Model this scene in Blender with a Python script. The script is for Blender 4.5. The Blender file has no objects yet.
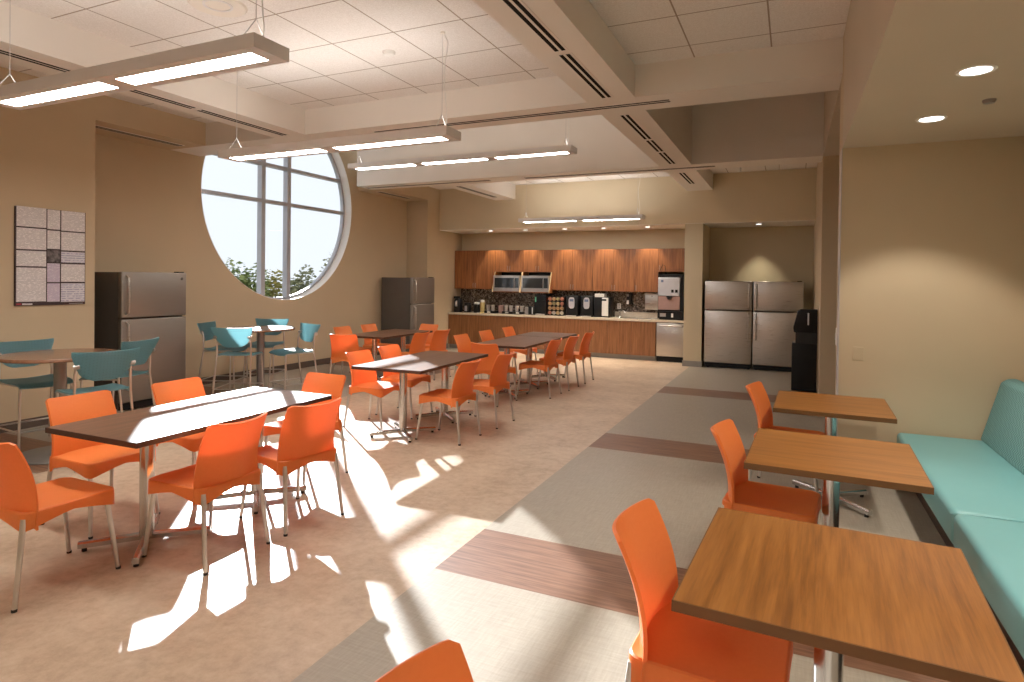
import bpy, bmesh, math, random
from mathutils import Vector, Matrix
PI = math.pi
sc = bpy.context.scene
col = sc.collection
random.seed(7)

# ---------------------------------------------------------------- materials
def s2l(c):
    return tuple(((x/255)/12.92 if x/255 <= .04045 else (((x/255)+.055)/1.055)**2.4) for x in c)

class NT:
    def __init__(s, name):
        s.m = bpy.data.materials.new(name); s.m.use_nodes = True
        s.t = s.m.node_tree; s.n = s.t.nodes; s.b = s.n['Principled BSDF']; s.out = s.n['Material Output']
    def node(s, typ, **kw):
        n = s.n.new(typ)
        for k, v in kw.items(): setattr(n, k, v)
        return n
    def link(s, a, b): s.t.links.new(a, b)
    def setv(s, node, **kw):
        for k, v in kw.items(): node.inputs[k.replace('_', ' ')].default_value = v
    def coords(s, kind='Object', scale=(1, 1, 1), loc=(0, 0, 0)):
        tc = s.node('ShaderNodeTexCoord'); mp = s.node('ShaderNodeMapping')
        mp.inputs['Scale'].default_value = scale; mp.inputs['Location'].default_value = loc
        s.link(tc.outputs[kind], mp.inputs['Vector']); return mp.outputs['Vector']
    def world(s, scale=(1, 1, 1), loc=(0, 0, 0)):
        g = s.node('ShaderNodeNewGeometry'); mp = s.node('ShaderNodeMapping')
        mp.inputs['Scale'].default_value = scale; mp.inputs['Location'].default_value = loc
        s.link(g.outputs['Position'], mp.inputs['Vector']); return mp.outputs['Vector']
    def noise(s, vec, scale, detail=4, rough=.55):
        n = s.node('ShaderNodeTexNoise'); s.link(vec, n.inputs['Vector'])
        n.inputs['Scale'].default_value = scale; n.inputs['Detail'].default_value = detail; n.inputs['Roughness'].default_value = rough
        return n.outputs['Fac']
    def ramp(s, fac, stops):
        r = s.node('ShaderNodeValToRGB'); s.link(fac, r.inputs['Fac'])
        e = r.color_ramp.elements
        while len(e) < len(stops): e.new(.5)
        for i, (p, c) in enumerate(stops):
            e[i].position = p; e[i].color = (c[0], c[1], c[2], 1)
        return r.outputs['Color']
    def math(s, op, a, b=None):
        n = s.node('ShaderNodeMath', operation=op)
        for i, v in enumerate((a, b)):
            if v is None: continue
            if isinstance(v, (int, float)): n.inputs[i].default_value = v
            else: s.link(v, n.inputs[i])
        return n.outputs[0]
    def mix(s, fac, a, b):
        n = s.node('ShaderNodeMix', data_type='RGBA')
        for key, v in ((0, fac), (6, a), (7, b)):
            if isinstance(v, (int, float)): n.inputs[key].default_value = v
            elif isinstance(v, tuple): n.inputs[key].default_value = (v[0], v[1], v[2], 1)
            else: s.link(v, n.inputs[key])
        return n.outputs[2]
    def bump(s, h, strength=.2, dist=.01):
        n = s.node('ShaderNodeBump'); n.inputs['Strength'].default_value = strength; n.inputs['Distance'].default_value = dist
        s.link(h, n.inputs['Height']); s.link(n.outputs[0], s.b.inputs['Normal'])
    def base(s, c):
        if isinstance(c, tuple): s.b.inputs['Base Color'].default_value = (c[0], c[1], c[2], 1)
        else: s.link(c, s.b.inputs['Base Color'])
    def pr(s, rough=.5, metal=0, spec=.5):
        s.b.inputs['Roughness'].default_value = rough; s.b.inputs['Metallic'].default_value = metal
        s.b.inputs['Specular IOR Level'].default_value = spec

def plain(name, c, rough=.5, metal=0, spec=.5, var=.06, nscale=6, bump=0):
    t = NT(name); v = t.coords(); f = t.noise(v, nscale)
    lo = tuple(x*(1-var) for x in c); hi = tuple(min(1, x*(1+var)) for x in c)
    t.base(t.ramp(f, [(.3, lo), (.7, hi)])); t.pr(rough, metal, spec)
    if bump: t.bump(t.noise(v, nscale*30, 2), bump, .002)
    return t.m

def wood(name, dark, mid, light, axis='y', rough=.35, scale=1.0, spec=.5):
    t = NT(name)
    st = {'y': (14, 1.0, 14), 'x': (1.0, 14, 14), 'z': (14, 14, .8)}[axis]
    v = t.coords('Object', tuple(a*scale for a in st))
    f1 = t.noise(v, 1.6, 6, .6)
    st2 = {'y': (60, 2.5, 60), 'x': (2.5, 60, 60), 'z': (60, 60, 2.0)}[axis]
    v2 = t.coords('Object', tuple(a*scale for a in st2)); f2 = t.noise(v2, 2.2, 3, .6)
    f = t.math('ADD', t.math('MULTIPLY', f1, .65), t.math('MULTIPLY', f2, .35))
    t.base(t.ramp(f, [(.34, dark), (.5, mid), (.66, light)])); t.pr(rough, 0, spec)
    return t.m

def emis(name, c, strength):
    t = NT(name); t.base(c); t.b.inputs['Emission Color'].default_value = (*c, 1); t.b.inputs['Emission Strength'].default_value = strength
    return t.m

WALLC = (.585, .455, .30)
m_wall = plain('tan_paint', WALLC, .75, spec=.25, var=.025, nscale=1.5, bump=.03)
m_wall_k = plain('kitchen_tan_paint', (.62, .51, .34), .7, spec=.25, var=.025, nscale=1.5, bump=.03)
m_wall_h = plain('header_lit_tan', (.70, .59, .41), .7, spec=.25, var=.025, nscale=1.5)  # lighter than the wall tan: pendant glow put into the colour
m_beam = plain('cream_beam_paint', (.82, .755, .68), .7, spec=.3, var=.02, nscale=1.5)
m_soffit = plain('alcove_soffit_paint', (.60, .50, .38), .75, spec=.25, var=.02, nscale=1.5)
m_white = plain('cream_white_paint', (.82, .75, .66), .6, var=.02)

def tile_mat(name, ox, oy):
    t = NT(name)
    v = t.world(loc=(-ox, -oy, 0))
    sx = t.node('ShaderNodeSeparateXYZ'); t.link(v, sx.inputs[0])
    def line(o):
        a = t.math('DIVIDE', o, .665); fr = t.math('FRACT', a); d = t.math('ABSOLUTE', t.math('SUBTRACT', fr, .5))
        return t.math('GREATER_THAN', d, .5-.010)
    ln = t.math('MAXIMUM', line(sx.outputs[0]), line(sx.outputs[1]))
    sp = t.noise(v, 90, 3, .7)
    c = t.ramp(sp, [(.35, (.74, .69, .64)), (.62, (.86, .82, .78))])
    t.base(t.mix(ln, c, (.36, .29, .23))); t.pr(.85, 0, .2)
    t.bump(t.math('SUBTRACT', sp, t.math('MULTIPLY', ln, 1.5)), .25, .006)
    return t.m
m_tile_l = tile_mat('ceiling_tile_left', -2.48, 4.39)
m_tile_r = tile_mat('ceiling_tile_right', -.87, 4.99)

def floor_mat():
    t = NT('vinyl_floor')
    v = t.world(); sx = t.node('ShaderNodeSeparateXYZ'); t.link(v, sx.inputs[0]); X, Y = sx.outputs[0], sx.outputs[1]
    # tan marbled centre
    n1 = t.noise(v, 2.2, 8, .68); n2 = t.noise(v, 14, 5, .7)
    f = t.math('ADD', t.math('MULTIPLY', n1, .55), t.math('MULTIPLY', n2, .45))
    tan = t.ramp(f, [(.36, (.40, .275, .18)), (.5, (.54, .395, .275)), (.64, (.64, .50, .365))])
    # grey woven
    wx = t.noise(t.world((90, 7, 1)), 1, 3, .6); wy = t.noise(t.world((7, 90, 1)), 1, 3, .6)
    wv = t.math('ADD', t.math('MULTIPLY', wx, .5), t.math('MULTIPLY', wy, .5))
    grey = t.ramp(wv, [(.30, (.295, .25, .192)), (.70, (.415, .355, .282))])
    # brown planks
    pn = t.noise(t.world((1.2, 26, 1)), 2, 5, .65)
    brown = t.ramp(pn, [(.32, (.10, .044, .024)), (.5, (.195, .088, .050)), (.68, (.27, .14, .082))])
    def band(a, b): return t.math('MULTIPLY', t.math('GREATER_THAN', Y, a), t.math('LESS_THAN', Y, b))
    st = band(-.05, .57)
    for a, b in ((2.97, 3.59), (5.84, 6.46), (9.2, 9.82)): st = t.math('MAXIMUM', st, band(a, b))
    side = t.mix(st, grey, brown)
    mid = t.math('MULTIPLY', t.math('GREATER_THAN', X, -5.6), t.math('LESS_THAN', X, -1.81))
    t.base(t.mix(mid, side, tan)); t.pr(.38, 0, .32)
    t.bump(n2, .04, .002)
    return t.m
m_floor = floor_mat()

def orange():
    t = NT('orange_plastic'); v = t.coords(); f = t.noise(v, 60, 2)
    t.base(t.ramp(f, [(.3, (.92, .262, .060)), (.7, (.95, .285, .068))])); t.pr(.42, 0, .4)
    tr = t.node('ShaderNodeBsdfTranslucent'); tr.inputs[0].default_value = (.98, .33, .17, 1)
    mx = t.node('ShaderNodeMixShader'); mx.inputs[0].default_value = .32
    t.link(t.b.outputs[0], mx.inputs[1]); t.link(tr.outputs[0], mx.inputs[2]); t.link(mx.outputs[0], t.out.inputs[0])
    return t.m
m_orange = orange()
m_alu = plain('brushed_aluminium', (.66, .63, .60), .32, 1, var=.04)
m_chrome = plain('chrome', (.60, .59, .58), .22, 1, var=.02)
m_black = plain('black_plastic', (.007, .007, .008), .42, spec=.25, var=.2)
m_blackmat = plain('black_rubber', (.015, .014, .013), .7, var=.2)
m_slot = plain('dark_slot', (.012, .009, .008), .8, spec=.1, var=.1)
m_greymetal = plain('taupe_metal', (.32, .28, .26), .42, .6, var=.05)
m_disc = plain('grey_base_metal', (.22, .215, .21), .38, .5, var=.05)
m_walnut = wood('walnut_laminate', (.085, .036, .018), (.145, .066, .034), (.21, .10, .055), 'y', .36)
m_walnut_edge = plain('dark_edge_band', (.05, .020, .012), .4)
m_cherry = wood('walnut_laminate_lit', (.16, .054, .009), (.27, .096, .017), (.35, .136, .028), 'y', .36)  # warmer than the walnut: booth lighting is put into the colour
m_wood_lit_x = wood('walnut_laminate_lit_cross', (.175, .060, .010), (.29, .106, .020), (.365, .146, .032), 'x', .36)
m_booth_edge = plain('booth_edge_band', (.15, .065, .02), .4)
m_roundtop = wood('round_top_laminate', (.17, .075, .04), (.26, .12, .065), (.34, .17, .10), 'y', .2)
m_cab = wood('cabinet_wood', (.125, .040, .012), (.265, .090, .027), (.39, .15, .048), 'z', .4, 1.0)
m_cab2 = wood('base_cabinet_wood', (.15, .053, .017), (.27, .103, .036), (.36, .15, .058), 'z', .4, 1.2)
m_maple = plain('pale_edge', (.70, .52, .30), .45)
m_counter = plain('pale_stone_worktop', (.66, .56, .43), .25, var=.1, nscale=60)
m_toe = plain('grey_toe_kick', (.30, .27, .23), .5)
m_base = plain('dark_baseboard', (.095, .07, .055), .5)
m_greybase = plain('grey_baseboard', (.26, .235, .21), .5)
def steel(name, c, axis, r0=.26):
    t = NT(name); v = t.coords('Object', {'z': (90, 90, 1.5), 'x': (1.5, 90, 90), 'h': (2, 2, 120)}[axis])
    f = t.noise(v, 2, 3); t.base(t.ramp(f, [(.3, tuple(x*.88 for x in c)), (.7, c)])); t.pr(.30, 1)
    r = t.ramp(f, [(.3, (r0,)*3), (.7, (r0+.12,)*3)]); t.link(r, t.b.inputs['Roughness']); return t.m
m_steel = steel('stainless_steel', (.56, .53, .50), 'h')
m_steel_w = steel('warm_stainless_steel', (.36, .33, .30), 'h', .42)
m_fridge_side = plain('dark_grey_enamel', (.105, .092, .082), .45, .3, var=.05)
def granite():
    t = NT('speckled_tile'); v = t.world((38, 38, 38)); vo = t.node('ShaderNodeTexVoronoi'); t.link(v, vo.inputs['Vector'])
    vo.inputs['Scale'].default_value = 1
    sp = t.node('ShaderNodeSeparateColor'); t.link(vo.outputs['Color'], sp.inputs[0])
    t.base(t.ramp(sp.outputs[0], [(0, (.035, .03, .027)), (.45, (.11, .085, .065)), (.75, (.20, .16, .125)), (1, (.36, .31, .26))])); t.pr(.2)
    return t.m
m_granite = granite()
m_teal = plain('teal_vinyl', (.175, .43, .44), .42, spec=.5, var=.03, nscale=3, bump=.05)
def tealpat():
    t = NT('teal_zigzag_fabric'); v = t.coords('Object', (1, 1, 1))
    sx = t.node('ShaderNodeSeparateXYZ'); t.link(v, sx.inputs[0])
    zz = t.math('PINGPONG', t.math('MULTIPLY', sx.outputs[2], 1), .024)
    p = t.math('FRACT', t.math('DIVIDE', t.math('ADD', sx.outputs[1], zz), .030))
    f = t.math('GREATER_THAN', p, .55)
    t.base(t.mix(f, (.085, .215, .215), (.21, .41, .40))); t.pr(.75, 0, .3); return t.m
m_tealpat = tealpat()
def bluepl():
    t = NT('blue_perforated_plastic'); v = t.coords('Object', (1, 1, 1))
    sx = t.node('ShaderNodeSeparateXYZ'); t.link(v, sx.inputs[0])
    hx = t.math('PINGPONG', sx.outputs[0], .013); hz = t.math('PINGPONG', t.math('ADD', sx.outputs[2], sx.outputs[1]), .009)
    f = t.math('MULTIPLY', t.math('LESS_THAN', hx, .0045), t.math('LESS_THAN', hz, .0032))
    t.base(t.mix(f, (.085, .20, .25), (.02, .055, .075))); t.pr(.4, 0, .4)
    tr = t.node('ShaderNodeBsdfTranslucent'); tr.inputs[0].default_value = (.60, .93, .97, 1)
    mx = t.node('ShaderNodeMixShader'); mx.inputs[0].default_value = .42
    t.link(t.b.outputs[0], mx.inputs[1]); t.link(tr.outputs[0], mx.inputs[2]); t.link(mx.outputs[0], t.out.inputs[0]); return t.m
m_blue = bluepl()
m_lamp = emis('lamp_diffuser', (1, .955, .895), 35)
m_up = emis('uplight_lens', (1, .955, .90), 9)
m_dl = emis('downlight_lens', (1, .98, .95), 5)
m_housing = plain('fixture_enamel', (.76, .72, .70), .45, var=.02)
m_cable = plain('steel_cable', (.55, .52, .5), .4, .6)
m_paper = None
def paper(name, c, ink, cols=2, dens=85.):
    t = NT(name); v = t.coords('Object'); sx = t.node('ShaderNodeSeparateXYZ'); t.link(v, sx.inputs[0])
    ln = t.math('FRACT', t.math('MULTIPLY', sx.outputs[2], dens)); l = t.math('GREATER_THAN', ln, .5)
    br = t.noise(t.coords('Object', (30, 30, dens)), 1.3, 2); b = t.math('GREATER_THAN', br, .44)
    t.base(t.mix(t.math('MULTIPLY', t.math('MULTIPLY', l, b), .5), c, ink)); t.pr(.6); return t.m
m_paper = paper('printed_paper', (.82, .77, .76), (.20, .17, .20))
m_paper_v = paper('printed_violet_paper', (.66, .58, .66), (.25, .14, .36))
m_paper_b = paper('printed_blue_header_paper', (.70, .67, .72), (.10, .10, .30), dens=40.)
m_board = plain('maroon_black_board', (.035, .016, .018), .5)
m_photo = plain('dark_photo_print', (.12, .10, .10), .5, var=.9, nscale=22)
m_red = plain('red_print', (.35, .03, .04), .5)
m_wht = plain('white_plastic', (.80, .77, .72), .4)
m_cup = plain('white_paper_cup', (.50, .46, .43), .55)
m_pink = plain('pinkish_box_card', (.40, .24, .21), .6)
m_greyp = plain('grey_plastic', (.34, .31, .29), .5)
m_silver = plain('silver_plastic', (.62, .62, .66), .3, .4)
m_navy = plain('bluish_screen', (.14, .19, .32), .3)
m_glassdark = plain('dark_glass', (.025, .028, .03), .08)
m_green = emis('green_led', (.15, .5, .3), .12)
m_yellow = plain('yellowish_jar', (.45, .34, .13), .4)
m_mullion = plain('grey_blue_frame', (.40, .40, .43), .4, .3)
def pods():
    t = NT('coffee_pod_lids'); v = t.coords('Object', (15, 15, 15)); vo = t.node('ShaderNodeTexVoronoi'); t.link(v, vo.inputs['Vector'])
    t.base(t.ramp(vo.outputs['Distance'], [(.2, (.65, .50, .28)), (.6, (.30, .10, .04))])); t.pr(.4); return t.m
def glass():
    t = NT('window_glass'); t.n.remove(t.b)
    a = t.node('ShaderNodeBsdfTransparent'); g = t.node('ShaderNodeBsdfGlossy'); g.inputs['Roughness'].default_value = .02
    lw = t.node('ShaderNodeFresnel'); lw.inputs[0].default_value = 1.12
    mx = t.node('ShaderNodeMixShader'); t.link(lw.outputs[0], mx.inputs[0]); t.link(a.outputs[0], mx.inputs[1]); t.link(g.outputs[0], mx.inputs[2])
    t.link(mx.outputs[0], t.out.inputs[0]); return t.m
m_glass = glass()
def leafm(name, c):
    t = NT(name); v = t.world(); f = t.noise(v, 9, 3)
    t.base(t.ramp(f, [(.35, tuple(x*.55 for x in c)), (.65, c)])); t.pr(.6, 0, .2); return t.m
m_leaf = [leafm('leaf_green', (.20, .27, .11)), leafm('leaf_olive', (.34, .33, .12)), leafm('leaf_grey_green', (.26, .29, .19))]
m_bead = plain('bluish_lit_end', (.50, .45, .42), .6)
m_reveal = plain('white_reveal_paint', (.86, .83, .79), .5, var=.02)
m_ground = plain('outdoor_ground', (.12, .12, .08), .9)
m_bark = plain('bark', (.10, .07, .05), .9)

# ---------------------------------------------------------------- geometry
class MB:
    def __init__(s): s.bm = bmesh.new()
    def box(s, x0, x1, y0, y1, z0, z1, bev=0, seg=2):
        r = bmesh.ops.create_cube(s.bm, size=1)
        for v in r['verts']:
            v.co = Vector(((x0+x1)/2+v.co.x*(x1-x0), (y0+y1)/2+v.co.y*(y1-y0), (z0+z1)/2+v.co.z*(z1-z0)))
        if bev:
            es = list({e for v in r['verts'] for e in v.link_edges})
            bmesh.ops.bevel(s.bm, geom=es, offset=bev, segments=seg, profile=.5, affect='EDGES')
        return s
    def tube(s, pts, r, n=10, caps=True, r2=None):
        pts = [Vector(p) for p in pts]; rings = []
        N = len(pts)
        for i, p in enumerate(pts):
            d = (pts[min(i+1, N-1)]-pts[max(i-1, 0)]).normalized()
            a = d.orthogonal().normalized() if i == 0 else (a-d*a.dot(d)).normalized()
            b = d.cross(a); rr = r if r2 is None else r+(r2-r)*i/(N-1)
            rings.append([s.bm.verts.new(p+(a*math.cos(2*PI*k/n)+b*math.sin(2*PI*k/n))*rr) for k in range(n)])
        for A, B in zip(rings, rings[1:]):
            for k in range(n): s.bm.faces.new((A[k], A[(k+1) % n], B[(k+1) % n], B[k]))
        if caps:
            s.bm.faces.new(rings[0][::-1]); s.bm.faces.new(rings[-1])
        return s
    def lathe(s, prof, n=32, c=(0, 0, 0)):
        rings = []
        for r, z in prof:
            rings.append([s.bm.verts.new((c[0]+r*math.cos(2*PI*k/n), c[1]+r*math.sin(2*PI*k/n), c[2]+z)) for k in range(n)] if r > 1e-6
                         else [s.bm.verts.new((c[0], c[1], c[2]+z))])
        for A, B in zip(rings, rings[1:]):
            for k in range(n):
                if len(A) == 1 and len(B) == 1: continue
                if len(A) == 1: s.bm.faces.new((A[0], B[(k+1) % n], B[k]))
                elif len(B) == 1: s.bm.faces.new((A[k], A[(k+1) % n], B[0]))
                else: s.bm.faces.new((A[k], A[(k+1) % n], B[(k+1) % n], B[k]))
        return s
    def prism(s, poly, a0, a1, axis='y'):
        # poly: list of 2D points in the two remaining axes
        def P(p, a): return {'y': (p[0], a, p[1]), 'x': (a, p[0], p[1]), 'z': (p[0], p[1], a)}[axis]
        A = [s.bm.verts.new(P(p, a0)) for p in poly]; B = [s.bm.verts.new(P(p, a1)) for p in poly]
        n = len(poly)
        for k in range(n): s.bm.faces.new((A[k], A[(k+1) % n], B[(k+1) % n], B[k]))
        s.bm.faces.new(A[::-1]); s.bm.faces.new(B); return s
    def slab(s, fn, nu, nv, th):
        # closed slab: fn(u,v) -> point, u,v in [0,1]; thickened along the grid normal
        P = [[Vector(fn(i/nu, j/nv)) for j in range(nv+1)] for i in range(nu+1)]
        def nrm(i, j):
            a = P[min(i+1, nu)][j]-P[max(i-1, 0)][j]; b = P[i][min(j+1, nv)]-P[i][max(j-1, 0)]
            return a.cross(b).normalized()
        F = [[s.bm.verts.new(P[i][j]+nrm(i, j)*th/2) for j in range(nv+1)] for i in range(nu+1)]
        G = [[s.bm.verts.new(P[i][j]-nrm(i, j)*th/2) for j in range(nv+1)] for i in range(nu+1)]
        for i in range(nu):
            for j in range(nv):
                s.bm.faces.new((F[i][j], F[i+1][j], F[i+1][j+1], F[i][j+1]))
                s.bm.faces.new((G[i][j], G[i][j+1], G[i+1][j+1], G[i+1][j]))
        for i in range(nu):
            s.bm.faces.new((F[i][0], G[i][0], G[i+1][0], F[i+1][0])); s.bm.faces.new((F[i][nv], F[i+1][nv], G[i+1][nv], G[i][nv]))
        for j in range(nv):
            s.bm.faces.new((F[0][j], F[0][j+1], G[0][j+1], G[0][j])); s.bm.faces.new((F[nu][j], G[nu][j], G[nu][j+1], F[nu][j+1]))
        return s
    def build(s, name, m, parent=None, smooth=False, loc=None):
        bmesh.ops.recalc_face_normals(s.bm, faces=s.bm.faces[:])
        me = bpy.data.meshes.new(name); s.bm.to_mesh(me); s.bm.free()
        me.materials.append(m)
        if smooth:
            for p in me.polygons: p.use_smooth = True
            try: me.set_sharp_from_angle(angle=math.radians(40))
            except Exception: pass
        o = bpy.data.objects.new(name, me); col.objects.link(o)
        if parent: o.parent = parent
        if loc: o.location = loc
        return o

def tag(o, label=None, cat=None, group=None, kind=None):
    if label: o['label'] = label
    if cat: o['category'] = cat
    if group: o['group'] = group
    if kind: o['kind'] = kind
    return o
def thing(name, label, cat, loc=(0, 0, 0), rz=0, group=None):
    o = bpy.data.objects.new(name, None); col.objects.link(o); o.empty_display_size = .1
    o.location = loc; o.rotation_euler = (0, 0, rz)
    return tag(o, label, cat, group)
def copy_tree(o, parent=None):
    c = o.copy(); col.objects.link(c)
    if parent: c.parent = parent
    for ch in list(o.children): copy_tree(ch, c)
    return c
def place(proto, used, loc, rz, label, group):
    o = copy_tree(proto) if used[0] else proto
    used[0] = True
    o.location = loc; o.rotation_euler = (0, 0, rz); o['label'] = label
    if group: o['group'] = group
    return o
def struct(name, mb, m, smooth=False): return tag(mb.build(name, m, smooth=smooth), kind='structure')

def ringx_(r0, r1, x0, x1, n=128):
    mb = MB(); L = []
    for k in range(n):
        a = 2*PI*k/n; c, s_ = math.cos(a), math.sin(a)
        L.append([mb.bm.verts.new((x, 8.205+r*c, 2.972+r*s_)) for x, r in ((x1, r0), (x1, r1), (x0, r1), (x0, r0))])
    for A, B in zip(L, L[1:]+L[:1]):
        for k in range(4): mb.bm.faces.new((A[k], B[k], B[(k+1) % 4], A[(k+1) % 4]))
    return mb
# ================================================================ SETTING
ZB, ZC, ZH = 3.43, 3.74, 4.9
struct('floor', MB().box(-8.5, 2.4, -3.2, 13.7, -.12, 0), m_floor)
struct('wall_left', MB().box(-8.5, -7.37, -3.2, 4.5, 0, 4.0), m_wall)
# window wall with a round opening
WY, WZ, WR = 8.205, 2.972, 1.73
def ring_wall():
    mb = MB(); bm = mb.bm
    y0, y1, z0, z1 = 4.5, 13.7, 0, 5.1; n = 128
    angs = sorted({2*PI*k/n for k in range(n)} | {math.atan2(z-WZ, y-WY) % (2*PI) for y in (y0, y1) for z in (z0, z1)})
    def outer(a):
        dy, dz = math.cos(a), math.sin(a); t = 1e9
        if dy > 1e-9: t = min(t, (y1-WY)/dy)
        if dy < -1e-9: t = min(t, (y0-WY)/dy)
        if dz > 1e-9: t = min(t, (z1-WZ)/dz)
        if dz < -1e-9: t = min(t, (z0-WZ)/dz)
        return (WY+dy*t, WZ+dz*t)
    L = []
    for a in angs:
        c = (WY+WR*math.cos(a), WZ+WR*math.sin(a)); o = outer(a)
        L.append([bm.verts.new((x, *p)) for x, p in ((-8.09, c), (-8.09, o), (-8.335, o), (-8.335, c))])
    for A, B in zip(L, L[1:]+L[:1]):
        for k in range(4): bm.faces.new((A[k], B[k], B[(k+1) % 4], A[(k+1) % 4]))
    return mb
struct('wall_window', ring_wall(), m_wall)
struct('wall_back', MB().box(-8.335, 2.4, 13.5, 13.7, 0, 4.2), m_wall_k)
struct('wall_pier_left', MB().box(-8.09, -7.54, 11.9, 13.5, 0, ZC), m_wall)
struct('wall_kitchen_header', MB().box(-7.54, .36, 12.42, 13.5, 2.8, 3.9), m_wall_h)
struct('ceiling_soffit', MB().box(-7.54, .36, 12.425, 13.5, 2.79, 2.8), m_white)  # thin pale sheet, the lit look of the underside is in its colour
struct('wall_kitchen_pillar', MB().box(-1.94, -1.6, 12.42, 13.5, 0, 2.79), m_wall_k)
struct('wall_right_far', MB().box(.36, 2.4, 9.7, 13.5, 0, 5.1), m_wall)
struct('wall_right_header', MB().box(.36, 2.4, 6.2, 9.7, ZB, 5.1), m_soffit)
struct('wall_corridor', MB().box(2.2, 2.4, 6.2, 9.7, 0, ZB), m_wall)
struct('wall_right', MB().box(.36, 2.4, 5.81, 6.2, 0, 5.1), m_wall)
struct('wall_booth', MB().box(1.62, 2.4, -3.2, 5.81, 0, 2.76), m_wall)
struct('wall_rear', MB().box(-8.5, 2.4, -3.4, -3.2, 0, 4.0), m_wall)
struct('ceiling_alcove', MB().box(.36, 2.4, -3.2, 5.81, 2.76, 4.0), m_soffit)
struct('ceiling_left', MB().box(-7.37, -1.67, -3.2, 5.97, ZC, 4.0), m_tile_l)
struct('ceiling_right', MB().box(-1.67, .36, -3.2, 5.97, ZC, 4.0), m_tile_r)
struct('ceiling_high', MB().box(-8.335, .36, 6.2, 9.9, ZH, 5.1), m_white)
struct('ceiling_kitchen', MB().box(-8.335, .36, 10.15, 12.42, ZC, 4.0), m_tile_l)
struct('trim_1', MB().box(-8.09, .36, 5.97, 6.46, ZB, 5.1), m_beam)          # cross beam near
struct('trim_2', MB().box(-7.74, .36, 9.66, 10.15, ZB, 5.1), m_beam)         # cross beam far
struct('trim_3', MB().box(-6.1, -5.6, -3.2, 5.97, ZB, ZC), m_beam)           # long beam left
struct('trim_4', MB().box(-1.91, -1.43, -3.2, 5.97, ZB, ZC), m_beam)         # long beam right, three bays
struct('trim_5', MB().box(-1.91, -1.43, 6.46, 9.66, ZB, 5.1), m_beam)
struct('trim_6', MB().box(-1.91, -1.43, 10.15, 12.42, ZB, ZC), m_beam)
struct('trim_7', MB().box(-6.1, -5.6, 10.15, 12.42, ZB, ZC), m_beam)
struct('trim_8', MB().box(-8.09, -7.37, 4.5, 5.97, ZB, 4.0), m_wall)         # bulkhead over the recess
struct('trim_9', MB().box(-8.09, -7.5, 10.15, 11.9, ZB, ZC), m_wall)  # bulkhead by the window wall, tan stands in for shade on its face
struct('baseboard_left', MB().box(-7.37, -7.355, -3.2, 4.5, 0, .10), m_base)
struct('baseboard_window', MB().box(-8.09, -8.075, 4.5, 11.9, 0, .11), m_base)
struct('baseboard_pier', MB().box(-8.075, -7.525, 11.885, 11.9, 0, .11).box(-7.54, -7.525, 11.885, 12.87, 0, .11), m_greybase)
struct('baseboard_pillar', MB().box(-1.955, -1.585, 12.405, 12.42, 0, .11).box(-1.6, -1.585, 12.42, 13.2, 0, .11), m_greybase)
struct('baseboard_alcove', MB().box(.36, 1.0, 5.795, 5.81, 0, .10), m_greybase)
struct('trim_10', MB().box(.353, .36, 5.803, 6.02, 0, 2.76), m_bead)         # corner bead on the pier, bluish reflected light put into its colour

struct('trim_13', ringx_(1.722, 1.7295, -8.262, -8.086), m_reveal)
# round window: frame ring, mullions, transoms, one glass pane per opening
win = tag(bpy.data.objects.new('window_1', None), kind='structure'); col.objects.link(win); win.location = (-8.285, WY, WZ)
def ringx(mb, r0, r1, x0, x1, n=96):
    L = []
    for k in range(n):
        a = 2*PI*k/n; c, s_ = math.cos(a), math.sin(a)
        L.append([mb.bm.verts.new((x, r*c, r*s_)) for x, r in ((x1, r0), (x1, r1), (x0, r1), (x0, r0))])
    for A, B in zip(L, L[1:]+L[:1]):
        for k in range(4): mb.bm.faces.new((A[k], B[k], B[(k+1) % 4], A[(k+1) % 4]))
    return mb
fr = ringx(MB(), 1.685, 1.7295, -.045, .03).build('window_frame', m_mullion, win)
M1, M2 = 7.810-WY, 8.395-WY
H1, H2 = 3.572-WZ, 2.945-WZ
RI = 1.687
def chord(v): return math.sqrt(RI*RI-v*v)
for yy in (M1, M2):
    MB().box(-.045, .06, yy-.042, yy+.042, -chord(yy), chord(yy)).build('mullion', m_mullion, win)
for zz in (H1, H2):
    MB().box(-.040, .055, -chord(zz), chord(zz), zz-.03, zz+.03).build('transom', m_mullion, win)
def pane(y0, y1, z0, z1):
    # clip the rectangle with the circle by fine sampling
    pts = []
    n = 24
    ys = [y0+(y1-y0)*k/n for k in range(n+1)]
    top = []; bot = []
    for y in ys:
        if abs(y) >= RI: continue
        c = chord(y); t = min(z1, c); b = max(z0, -c)
        if t > b+1e-4: top.append((y, t)); bot.append((y, b))
    if len(top) < 2: return
    mb = MB(); A = [mb.bm.verts.new((0, *p)) for p in top]; B = [mb.bm.verts.new((0, *p)) for p in bot]
    for k in range(len(A)-1): mb.bm.faces.new((A[k], A[k+1], B[k+1], B[k]))
    mb.build('pane', m_glass, win)
ysp = [-RI, M1, M2, RI]; zsp = [-RI, H2, H1, RI]
for i in range(3):
    for j in range(3): pane(ysp[i], ysp[i+1], zsp[j], zsp[j+1])

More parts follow.
